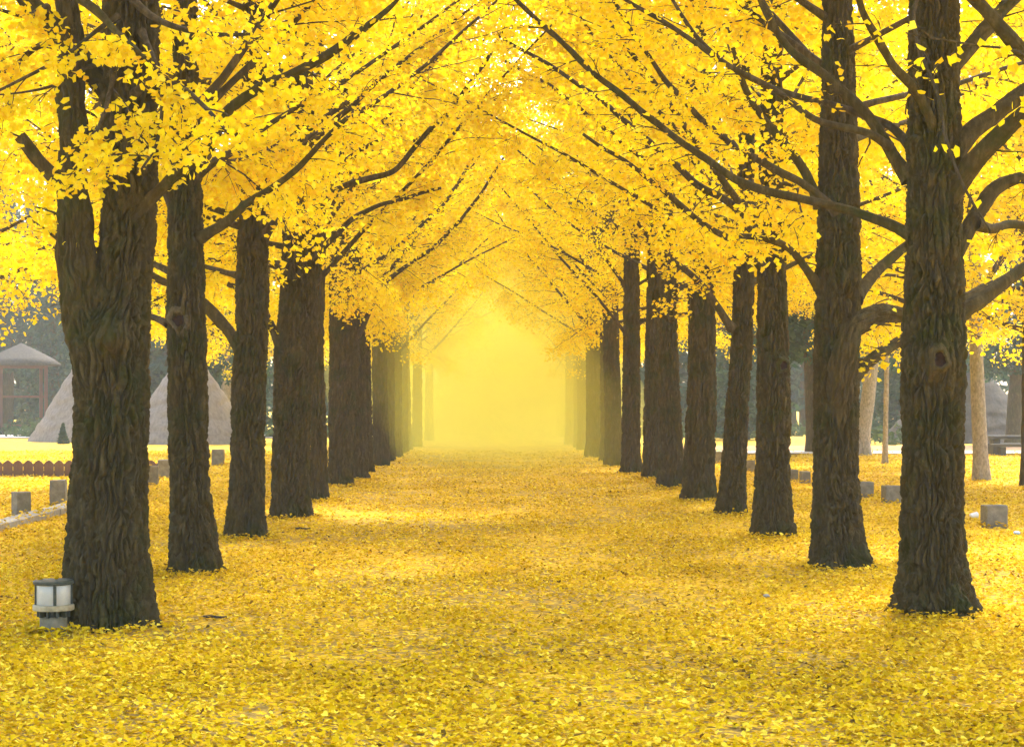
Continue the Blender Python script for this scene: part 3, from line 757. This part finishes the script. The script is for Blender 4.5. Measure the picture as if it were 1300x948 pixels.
# ------------------------------------------------------------------ ground
def mat_ground():
    m, nt, out = newmat('leaf_strewn_earth'); L = nt.links.new
    tc = N(nt, 'ShaderNodeTexCoord')
    v = N(nt, 'ShaderNodeTexVoronoi', Scale=27.0); L(tc.outputs['Object'], v.inputs['Vector'])
    sp = N(nt, 'ShaderNodeSeparateColor'); L(v.outputs['Color'], sp.inputs[0])
    leaf = ramp(nt, sp.outputs[0], [(0.0, (0.46, 0.26, 0.008)), (0.5, (0.66, 0.41, 0.008)), (0.9, (0.76, 0.50, 0.010)), (1.0, (0.88, 0.66, 0.10))])
    n1 = N(nt, 'ShaderNodeTexNoise', Scale=3.0, Detail=6.0, Roughness=0.7); L(tc.outputs['Object'], n1.inputs['Vector'])
    n0 = N(nt, 'ShaderNodeTexNoise', Scale=0.35, Detail=3.0); L(tc.outputs['Object'], n0.inputs['Vector'])
    ad = N(nt, 'ShaderNodeMath', operation='ADD'); L(n1.outputs['Fac'], ad.inputs[0]); L(n0.outputs['Fac'], ad.inputs[1])
    # the walked strip in the middle shows more earth
    xyz = N(nt, 'ShaderNodeSeparateXYZ'); L(tc.outputs['Object'], xyz.inputs[0])
    ab = N(nt, 'ShaderNodeMath', operation='ABSOLUTE'); L(xyz.outputs['X'], ab.inputs[0])
    mr = N(nt, 'ShaderNodeMapRange'); L(ab.outputs[0], mr.inputs[0])
    mr.inputs[1].default_value = 1.5; mr.inputs[2].default_value = 6.0; mr.inputs[3].default_value = 0.0; mr.inputs[4].default_value = 0.16
    a2 = N(nt, 'ShaderNodeMath', operation='ADD'); L(ad.outputs[0], a2.inputs[0]); L(mr.outputs[0], a2.inputs[1])
    r2 = N(nt, 'ShaderNodeMath', operation='ADD'); L(sp.outputs[1], r2.inputs[0]); r2.inputs[1].default_value = -0.5
    r3 = N(nt, 'ShaderNodeMath', operation='MULTIPLY'); L(r2.outputs[0], r3.inputs[0]); r3.inputs[1].default_value = 0.5
    a3 = N(nt, 'ShaderNodeMath', operation='ADD'); L(a2.outputs[0], a3.inputs[0]); L(r3.outputs[0], a3.inputs[1])
    f = ramp(nt, a3.outputs[0], [(0.92, (0, 0, 0)), (1.10, (1, 1, 1))])
    n4 = N(nt, 'ShaderNodeTexNoise', Scale=25.0, Detail=5.0); L(tc.outputs['Object'], n4.inputs['Vector'])
    earth = ramp(nt, n4.outputs['Fac'], [(0.3, (0.22, 0.145, 0.030)), (0.7, (0.37, 0.25, 0.05))])
    mx = N(nt, 'ShaderNodeMix', data_type='RGBA'); L(f.outputs[0], mx.inputs['Factor']); L(earth.outputs[0], mx.inputs['A']); L(leaf.outputs[0], mx.inputs['B'])
    bp = N(nt, 'ShaderNodeBump', Strength=0.7, Distance=0.02); L(v.outputs['Distance'], bp.inputs['Height'])
    b = N(nt, 'ShaderNodeBsdfPrincipled', Roughness=0.85); b.inputs['Specular IOR Level'].default_value = 0.15
    L(mx.outputs['Result'], b.inputs['Base Color']); L(bp.outputs[0], b.inputs['Normal']); L(b.outputs[0], out.inputs[0])
    return m

gx = np.concatenate([np.linspace(-400, -60, 12), np.linspace(-50, 50, 126), np.linspace(60, 400, 12)])
gy = np.concatenate([np.linspace(-300, -10, 10), np.linspace(-6, 110, 146), np.linspace(120, 600, 14)])
X, Y = np.meshgrid(gx, gy)
Z = 0.035 * pnoise(np.stack([X.ravel() * 0.45, Y.ravel() * 0.45, X.ravel() * 0], 1), 60).reshape(X.shape)
Z = np.where((np.abs(X) < 50) & (Y > -6) & (Y < 110), Z, 0)
def ground_z(x, y): return 0.035 * pnoise(np.stack([x * 0.45, y * 0.45, x * 0], 1), 60)
nx_, ny_ = len(gx), len(gy)
a = (np.arange(ny_ - 1)[:, None] * nx_ + np.arange(nx_ - 1)[None])
q = np.stack([a, a + 1, a + 1 + nx_, a + nx_], -1).reshape(-1, 4)
g = link('ground', mesh_np('ground', np.stack([X.ravel(), Y.ravel(), Z.ravel()], 1), q, np.full(len(q), 4), mat_ground(), True)); g['kind'] = 'structure'

# fallen leaves, denser in drifts and along the sides
def scatter(n, ymin, ymax, size, r):
    u = r.random(n * 3); y = ymin * (ymax / ymin) ** u
    half = y * 0.31 + 1.5
    x = r.uniform(-1, 1, n * 3) * half
    dn = 0.46 + 1.0 * pnoise(np.stack([x * 0.8, y * 0.5, x * 0], 1), 61) + 0.5 * pnoise(np.stack([x * 3, y * 2, x * 0], 1), 62) + 0.35 * np.clip((np.abs(x) - 1.6) / 2.5, 0, 1)
    k = r.random(n * 3) < dn
    x, y = x[k][:n], y[k][:n]
    return x, y
LR = np.random.default_rng(33)
xs, ys = scatter(330000, 7.0, 62.0, None, LR)
# leaves piled round the trunk feet
px_, py_ = [], []
for lst in (LEFT[:7], RIGHT[:7]):
    for T in lst:
        cx = ((T['s'][0][1] + T['s'][0][2]) / 2 - VX) * T['d'] / F; rr = (T['s'][0][2] - T['s'][0][1]) / 2 * T['d'] / F
        a = LR.uniform(0, 6.283, 500); q_ = rr + np.abs(LR.normal(0.02, 0.16, 500))
        px_.append(cx + q_ * np.cos(a)); py_.append(T['d'] + q_ * np.sin(a))
npile = sum(len(p) for p in px_)
xs = np.concatenate([xs] + px_); ys = np.concatenate([ys] + py_)
zs_ = ground_z(xs, ys) + 0.008 + np.abs(LR.normal(0, 0.009, len(xs)))
zs_[-npile:] += np.abs(LR.normal(0, 0.02, npile))
sz = LR.uniform(0.025, 0.049, len(xs)) * (1 + np.clip((ys - 16) / 60, 0, 0.8))
tn = np.clip(0.60 + 0.28 * pnoise(np.stack([xs * 0.7, ys * 0.5, xs * 0], 1), 63) + LR.normal(0, 0.24, len(xs)), 0, 1)
TOPS = []
def top_leaves(n, x, y, z, hx, hy):
    for _ in range(n): TOPS.append((x + LR.uniform(-hx, hx), y + LR.uniform(-hy, hy), z + abs(LR.normal(0.004, 0.006))))
# pale paths beyond the rows
PATHM = mat_plain('pale_gravel', [(0.3, (0.38, 0.33, 0.26)), (0.7, (0.52, 0.47, 0.38))], 6, 0.95, 0.3)
def strip(name, x0, x1, y0, y1, z, mat):
    m = MB(); nseg = 24
    xs = np.linspace(x0, x1, nseg)
    w = 0.35 * pnoise(np.stack([xs * 0.5, xs * 0 + y0, xs * 0], 1), 64)
    v = [(x, y0 + k, z) for x, k in zip(xs, w)] + [(x, y1 + k, z) for x, k in zip(xs, w)]
    m.add(v, [[i, i + 1, nseg + i + 1, nseg + i] for i in range(nseg - 1)])
    o = m.build(name, mat); o['kind'] = 'structure'; return o
strip('gravel_path', 6.5, 45, 57.5, 61.0, 0.045, PATHM)
strip('gravel_path', -50, -8, 84.0, 92.0, 0.045, PATHM)
EARTH = mat_plain('russet_leaf_litter', [(0.3, (0.22, 0.11, 0.05)), (0.7, (0.42, 0.24, 0.09))], 5, 0.95, 0.5)
strip('leaf_bank', 6.5, 45, 61.2, 68.0, 0.048, EARTH)

# ------------------------------------------------------------------ kerb and concrete blocks
kb = MB()
y = 19.5
while y < 30:
    L_ = random.uniform(0.9, 1.15)
    kb.box((-6.18 - 0.012 * (y - 20) + random.uniform(-.02, .02), y + L_ / 2, 0.03), (0.30, L_ - 0.03, 0.14), rot=random.uniform(-.02, .02)); y += L_
k = kb.build('kerb', KERBSTONE); k['kind'] = 'structure'

def block(px, py, w, h, label, rot=0.0, grp='squat concrete blocks along the path edges'):
    d = gd(py); s = d / F
    root = tag(MB().box((0, 0, h * s / 2 - 0.03), (w * s, w * s * 0.95, h * s + 0.06), rot, 0.004, 0.985).build('concrete_block', CONCRETE, None, False, (P(px, 0, d)[0], d, 0)), label, 'block', grp)
    top_leaves(int(LR.integers(2, 7)), root.location.x, d, h * s + 0.006, w * s * .4, w * s * .4)
    # drift of leaves against the foot
    for _ in range(60):
        a = LR.uniform(0, 6.28); q_ = w * s * .55 + abs(LR.normal(0, .08))
        TOPS.append((root.location.x + q_ * math.cos(a) * 1.1, d + q_ * math.sin(a), 0.03 + abs(LR.normal(0, .02))))
    return root
block(27, 657, 20, 33, 'concrete block set cornerwise on the kerb, apart from the others', 0.62)
block(74, 642, 20, 33, 'tall concrete block tucked against the twin stemmed trunk above the kerb', 0.05)
block(194, 616, 14, 25, 'concrete block right behind the twin stemmed trunk by the fence end', 0.05)
block(210, 607, 16, 24, 'concrete block beside the knot hole trunk at the fence end', -0.1)
block(277, 591, 15, 21, 'small concrete block between the knot hole trunk and the dark trunk', 0.0)
block(1262, 670, 28, 30, 'single concrete block on open leaves beyond the mossy trunk', 0.04)
block(1132, 638, 22, 22, 'concrete block touching the edge of the mossy trunk', 0.08)
block(1098, 631, 20, 20, 'concrete block half behind the elbow limbed ginkgo', -0.05)
block(1022, 613, 12, 15, 'small concrete block left of the elbow limbed ginkgo', 0.1)
block(1008, 611, 10, 15, 'small concrete block touching the small knot ginkgo', 0.0)
block(952, 599, 12, 15, 'small concrete block beside the slim slanting ginkgo', 0.0)
block(914, 588, 11, 15, 'farthest small concrete block behind the slim slanting ginkgo', 0.0)

# ------------------------------------------------------------------ bollard lamp
d = 12.9; u = 52 * d / F / 2   # half width of the head
lamp = thing('bollard_lamp', 'short round garden lamp with white glass at the foot of the twin stemmed ginkgo', 'lamp', (P(68, 0, d)[0], d, 0.0), 0.15)
MB().lathe([(u * .72, -.05), (u * .70, 0.0), (u * .66, .02), (u * .66, .105), (u * .62, .115)], 32).build('base', STONEBASE, lamp, True)
f_ = MB()
f_.lathe([(u * .45, .112), (u * .45, .155)], 24)
for k in range(10):
    a = k / 10 * 6.283
    f_.box((math.cos(a) * u * .62, math.sin(a) * u * .62, .135), (u * .34, .012, .046), rot=a)
f_.build('louvre_ring', LAMPMETAL, lamp)
MB().lathe([(u * .70, .155), (u * .98, .160), (u * 1.0, .166), (u * 1.0, .192), (u * .97, .198), (u * .6, .200)], 40).build('collar', CREAM, lamp, False)
MB().lathe([(u * .80, .198), (u * .82, .203), (u * .82, .335), (u * .80, .34)], 40).build('glass', GLASSW, lamp, True)
bars = MB()
for k in range(4):
    a = k / 4 * 6.283 - 1.42
    MB().box((0, 0, 0), (.012, .022, .138), rot=a).build('bar', LAMPMETAL, lamp, False, (math.cos(a) * u * .86, math.sin(a) * u * .86, .268))
MB().lathe([(u * .80, .338), (u * .93, .340), (u * .98, .346), (u * .98, .362), (u * .88, .370), (u * .3, .376), (u * .02, .378)], 40).build('cap', LAMPMETAL, lamp, False)

# ------------------------------------------------------------------ low scalloped fence
def fence():
    d0 = gd(605)
    x0, x1 = P(-120, 0, d0)[0], P(216, 0, d0)[0]
    s = d0 / F
    root = thing('low_fence', 'low brown timber fence with scalloped top crossing the leaf lawn', 'fence', (x0, d0, 0))
    x = 0.0; step = 13.0 * s; hh = 22 * s
    while x < x1 - x0:
        m = MB(); n = 9; w = step * 0.9
        prof = [(-w / 2, 0.0)] + [(-w / 2 + w * i / (n - 1), hh * (0.80 + 0.20 * math.sin(math.pi * i / (n - 1)))) for i in range(n)] + [(w / 2, 0.0)]
        k = len(prof); v = [(a, -0.022, b) for a, b in prof] + [(a, 0.022, b) for a, b in prof]
        m.add(v, [list(range(k)), list(range(k, 2 * k))[::-1]] + [[i, i + k, (i + 1) % k + k, (i + 1) % k] for i in range(k)])
        m.build('picket', FENCEWOOD, root, False, (x, random.uniform(-.006, .006), -0.02)); x += step
    for z in (0.10, 0.25):
        MB().box(((x1 - x0) / 2, 0.045, z), (x1 - x0, 0.035, 0.06)).build('rail', FENCEWOOD, root)
fence()

# ------------------------------------------------------------------ conical thatched huts
def hut(px, py_apex, py_base, half, d, label, THATCH=THATCH):
    s = d / F; H = (py_base - py_apex) * s; rad = half * s; zb = max(0, CH - (py_base - VY) * s)
    root = thing('thatched_hut', label, 'hut', (P(px, 0, d)[0], d, 0), 0, 'cone shaped thatched huts')
    n, m_ = 72, 46
    t = np.linspace(0, 1, m_)
    th = np.arange(n) / n * 6.283
    prof = rad * (1 - t) ** 0.96 + 0.02
    ph_ = pnoise(np.stack([np.cos(th) * 2.2 + px, np.sin(th) * 2.2, th * 0], 1), 72)
    lay = ((t[:, None] * 7 + 0.9 * ph_[None]) % 1)
    rr = prof[:, None] + 0.05 * (1 - lay) * (t < .96)[:, None]
    pos = np.stack([np.cos(th) * rr, np.sin(th) * rr, np.repeat((t * H)[:, None], n, 1)], -1).reshape(-1, 3)
    pos[:, :2] *= (1 + 0.05 * pnoise(pos * [5, 5, 1.5], 66) + 0.05 * pnoise(pos * [1.1, 1.1, 0.8], 73))[:, None]
    i = np.arange(n); j = np.arange(m_ - 1)
    a = j[:, None] * n + i[None]; b = j[:, None] * n + (i[None] + 1) % n
    q = np.stack([a, b, b + n, a + n], -1).reshape(-1, 4)
    pos[:, 2] += zb * 0
    link('thatch', mesh_np('thatch', pos, q, np.full(len(q), 4), THATCH, True), root)
    for k in range(5):
        a = k * 1.256
        pp = np.array([[0, 0, H * .93], [math.cos(a) * .25, math.sin(a) * .25, H * 1.05]])
        MB().add_arr(*tube(np.linspace(pp[0], pp[1], 4), np.linspace(.04, .03, 4), 6)).build('pole', REDWOOD, root)
    # doorway: a low dark frame set into the foot of the cone, away from the camera's line
    a = -0.5
    MB().box((math.cos(a) * rad * .98, math.sin(a) * rad * .98, H * .12), (.25, .95, H * .24), rot=a, taper=.8).build('doorway', DARKWOOD, root)
hut(116, 430, 557, 76, 78, 'thatched cone hut beside the pavilion, behind the twin stemmed trunk')
hut(240, 437, 562, 84, 74, 'thatched cone hut behind the knot hole ginkgo')
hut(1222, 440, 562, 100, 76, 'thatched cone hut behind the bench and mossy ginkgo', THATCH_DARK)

# small dark shrubs before the huts
for px, py, w, h, lab in ((80, 556, 15, 26, 'small dark shrub at the foot of the hut beside the pavilion'), (203, 565, 13, 38, 'small pointed dark shrub before the hut behind the knot hole ginkgo')):
    d = 73.0; s = d / F
    root = thing('shrub', lab, 'shrub', (P(px, 0, d)[0], d, 0))
    p, sz_ = evergreen_crown(ER, h * s, w * s * 0.75, 1500, zlow=0.05, size=(0.07, 0.16))
    link('foliage', spray_mesh('foliage', p, sz_, EVERGREEN, ER.random(len(p)) * 0.5, ER), root)
    zz = np.linspace(-.05, h * s * .8, 6)
    MB().add_arr(*tube(np.stack([zz * 0, zz * 0, zz], 1), np.linspace(.05, .01, 6), 6, vertical=True)).build('stem', BARK, root)

# ------------------------------------------------------------------ thatched pavilion
d = 95.0; s = d / F
zb = CH - (545 - VY) * s
pav = thing('pavilion', 'open thatched pavilion with red brown posts in the mist', 'pavilion', (P(27, 0, d)[0], d, 0), 0.35)
MB().box((0, 0, zb / 2 - .1), (3.4, 3.4, zb + .2)).build('platform', KERBSTONE, pav)
hp = (545 - 462) * s; w2 = 1.12
for sx in (-1, 1):
    for sy in (-1, 1):
        MB().box((sx * w2, sy * w2, zb + hp / 2), (.17, .17, hp)).build('post', REDWOOD, pav)
for zz in (zb + .18, zb + hp * .50, zb + hp - .15):
    for sx in (-1, 1):
        if zz == zb + hp * .5 and sx > 0: continue
        MB().box((sx * w2, 0, zz), (.09, 2 * w2 - .18, .12)).build('rail', REDWOOD, pav)
        MB().box((0, sx * w2, zz), (2 * w2 - .18, .09, .12)).build('rail', REDWOOD, pav)
rp = MB(); rh = (462 - 438) * s
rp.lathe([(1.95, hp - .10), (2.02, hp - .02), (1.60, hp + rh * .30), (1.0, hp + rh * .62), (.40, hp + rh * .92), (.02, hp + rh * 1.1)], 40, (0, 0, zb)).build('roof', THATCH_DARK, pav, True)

# ------------------------------------------------------------------ bench
d = gd(578); s = d / F
b = thing('wooden_bench', 'dark wooden picnic bench before the thatched hut on the open side', 'bench', (P(1290, 0, d)[0], d, 0), 0.08)
MB().box((0, .2, .56), (1.75, .55, .10)).build('table_top', DARKWOOD, b)
for yy in (-.42, .8):
    MB().box((0, yy, .32), (1.9, .30, .09)).build('seat', DARKWOOD, b)
for xx in (-.6, .6):
    MB().box((xx, .2, .255), (.22, .40, .51)).build('leg', DARKWOOD, b)
    MB().box((xx, -.42, .135), (.18, .24, .27)).build('leg', DARKWOOD, b)
    MB().box((xx, .8, .135), (.18, .24, .27)).build('leg', DARKWOOD, b)

# ------------------------------------------------------------------ litter
d = gd(659); s = d / F
cup = tag(MB().lathe([(.030, 0), (.031, .004), (.043, .10), (.045, .104), (.042, .104), (.029, .01)], 20).build('paper_cup', WHITEP, None, True, (P(1232, 0, d)[0], d, .05)), 'white paper cup lying on the leaves near the single concrete block', 'cup')
cup.rotation_euler = (0, R(84), R(20))
def crumple(px, py, r_, mat, name, label, cat, squash=.5):
    d = gd(py)
    m = MB(); n, k = 14, 9
    prof = [(max(.002, math.sin(math.pi * j / (k - 1))) * r_, -math.cos(math.pi * j / (k - 1)) * r_ * squash) for j in range(k)]
    m.lathe(prof, n)
    m.v[0] *= (1 + .5 * pnoise(m.v[0] * 40, 67))[:, None]
    tag(m.build(name, mat, None, False, (P(px, 0, d)[0], d, .045)), label, cat)
crumple(1291, 681, .045, BLUEP, 'plastic_wrapper', 'crumpled blue white wrapper on the leaves past the single block', 'wrapper')
crumple(973, 763, .028, KERBSTONE, 'pebble', 'small pale pebble among the leaves before the elbow limbed ginkgo', 'stone')
tw = MB(); c = np.array([[0, 0, .03], [.05, .01, .035], [.12, -.01, .03], [.17, .02, .03]])
tw.add_arr(*tube(smooth_path(c, 12)[0], np.linspace(.012, .006, 12), 7)); d = gd(788)
tag(tw.build('twig', TWIGM, None, True, (P(258, 0, d)[0], d, 0)), 'short dead twig on the leaves beside the twin stemmed trunk', 'twig')
tw = MB(); tw.add_arr(*tube(smooth_path(c * 1.1, 12)[0], np.linspace(.014, .008, 12), 7)); d = gd(674)
tag(tw.build('twig', TWIGM, None, True, (P(375, 0, d)[0], d, 0)), 'short dead twig on the leaves by the big burl trunk', 'twig')

# ------------------------------------------------------------------ the fallen leaves themselves
top_leaves(4, lamp.location.x, lamp.location.y, 0.382, .08, .08)
for _ in range(420): TOPS.append((-6.2 + LR.normal(0, .16), LR.uniform(19.5, 30), 0.105 + abs(LR.normal(0, .006))))
for _ in range(140):
    a = LR.uniform(0, 6.28); q_ = .12 + abs(LR.normal(0, .07)); TOPS.append((lamp.location.x + q_ * math.cos(a), lamp.location.y + q_ * math.sin(a), .02 + abs(LR.normal(0, .015))))
TOPS = np.array(TOPS)
allp = np.concatenate([np.stack([xs, ys, zs_], 1), TOPS])
sz = np.concatenate([sz, LR.uniform(.04, .07, len(TOPS))]); tn = np.concatenate([tn, LR.uniform(.2, .9, len(TOPS))])
fl = link('fallen_leaves', leaf_mesh('fallen_leaves', allp, sz, LITTER, tn, r=LR, flat=0.30, droop=0.0)); fl['kind'] = 'stuff'

# ------------------------------------------------------------------ haze
hz = MB(); hz.add([(x, y, z) for z in (-1.0, 19.0) for x, y in ((-75, -12), (75, -12), (75, 150), (-75, 150))], [[3, 2, 1, 0], [4, 5, 6, 7], [0, 1, 5, 4], [1, 2, 6, 5], [2, 3, 7, 6], [3, 0, 4, 7]])
HZ, nt, out = newmat('mist')
pv = nt.nodes.new('ShaderNodeVolumePrincipled')
pv.inputs['Color'].default_value = (0.88, 0.95, 1.0, 1); pv.inputs['Density'].default_value = 0.0009; pv.inputs['Anisotropy'].default_value = 0.2
nt.links.new(pv.outputs[0], out.inputs['Volume'])
h = hz.build('haze', HZ); h['kind'] = 'stuff'

# mist bank added in the avenue's far half, its yellow colour painting in a glow
MI, nt, out = newmat('glow_mist')
pv = nt.nodes.new('ShaderNodeVolumePrincipled')
pv.inputs['Color'].default_value = (0.98, 0.92, 0.17, 1); pv.inputs['Density'].default_value = 0.018; pv.inputs['Anisotropy'].default_value = 0.1
nt.links.new(pv.outputs[0], out.inputs['Volume'])
for i_, (ax, ay, az) in enumerate(((6.4, 56.0, 6.6), (5.3, 50.0, 5.7), (4.3, 44.0, 4.9), (3.2, 37.0, 4.0))):
    mb = MB(); kk = 24; prof = [(max(.02, math.sin(math.pi * j / (kk - 1))), -math.cos(math.pi * j / (kk - 1))) for j in range(kk)]
    mb.lathe(prof, 48); v = mb.v[0]; v *= (1 + .22 * pnoise(v * 1.6 + i_ * 5.3, 68))[:, None]
    mb.v[0] = v * [ax, ay, az] + [0.3, 94.0, 1.5]
    mi = mb.build('mist', MI, None, True); mi['kind'] = 'stuff'

# ------------------------------------------------------------------ light, sky, camera
w = bpy.data.worlds.new('World'); SC.world = w; w.use_nodes = True
nt = w.node_tree; nt.nodes.clear()
sky = nt.nodes.new('ShaderNodeTexSky'); sky.sky_type = 'NISHITA'; sky.sun_disc = False
EL, AZ = R(52), R(20)       # sun ahead of the camera, slightly to the right
sky.sun_elevation = EL; sky.sun_rotation = AZ; sky.air_density = 1.0; sky.dust_density = 3.0; sky.ozone_density = 0.6
bg = nt.nodes.new('ShaderNodeBackground'); bg.inputs[1].default_value = 0.15
ow = nt.nodes.new('ShaderNodeOutputWorld')
nt.links.new(sky.outputs[0], bg.inputs[0]); nt.links.new(bg.outputs[0], ow.inputs[0])
sd = bpy.data.lights.new('sun', 'SUN'); sd.energy = 1.5; sd.angle = R(11); sd.color = (1.0, 0.95, 0.86)
so = link('sun', sd)
dirv = Vector((math.sin(AZ) * math.cos(EL), math.cos(AZ) * math.cos(EL), math.sin(EL)))
so.rotation_euler = dirv.to_track_quat('Z', 'Y').to_euler()
so.location = (0, 0, 30)

cd = bpy.data.cameras.new('camera'); cd.sensor_width = 36.0; cd.lens = F / 1300 * 36.0
cd.shift_x = (650 - VX) / 1300; cd.shift_y = (VY - 474) / 1300
cd.clip_end = 2000; cd.clip_start = 0.1
cam = link('camera', cd); cam.location = (0, 0, CH); cam.rotation_euler = (R(90), 0, 0)
SC.camera = cam
SC.view_settings.view_transform = 'Standard'; SC.view_settings.look = 'None'; SC.view_settings.gamma = 1.0
SC.view_settings.exposure = 2.3
cy = SC.cycles
cy.use_adaptive_sampling = True; cy.adaptive_threshold = 0.03
cy.max_bounces = 5; cy.diffuse_bounces = 4; cy.glossy_bounces = 2; cy.transmission_bounces = 5; cy.volume_bounces = 1; cy.transparent_max_bounces = 8
cy.use_denoising = True; cy.caustics_reflective = False; cy.caustics_refractive = False
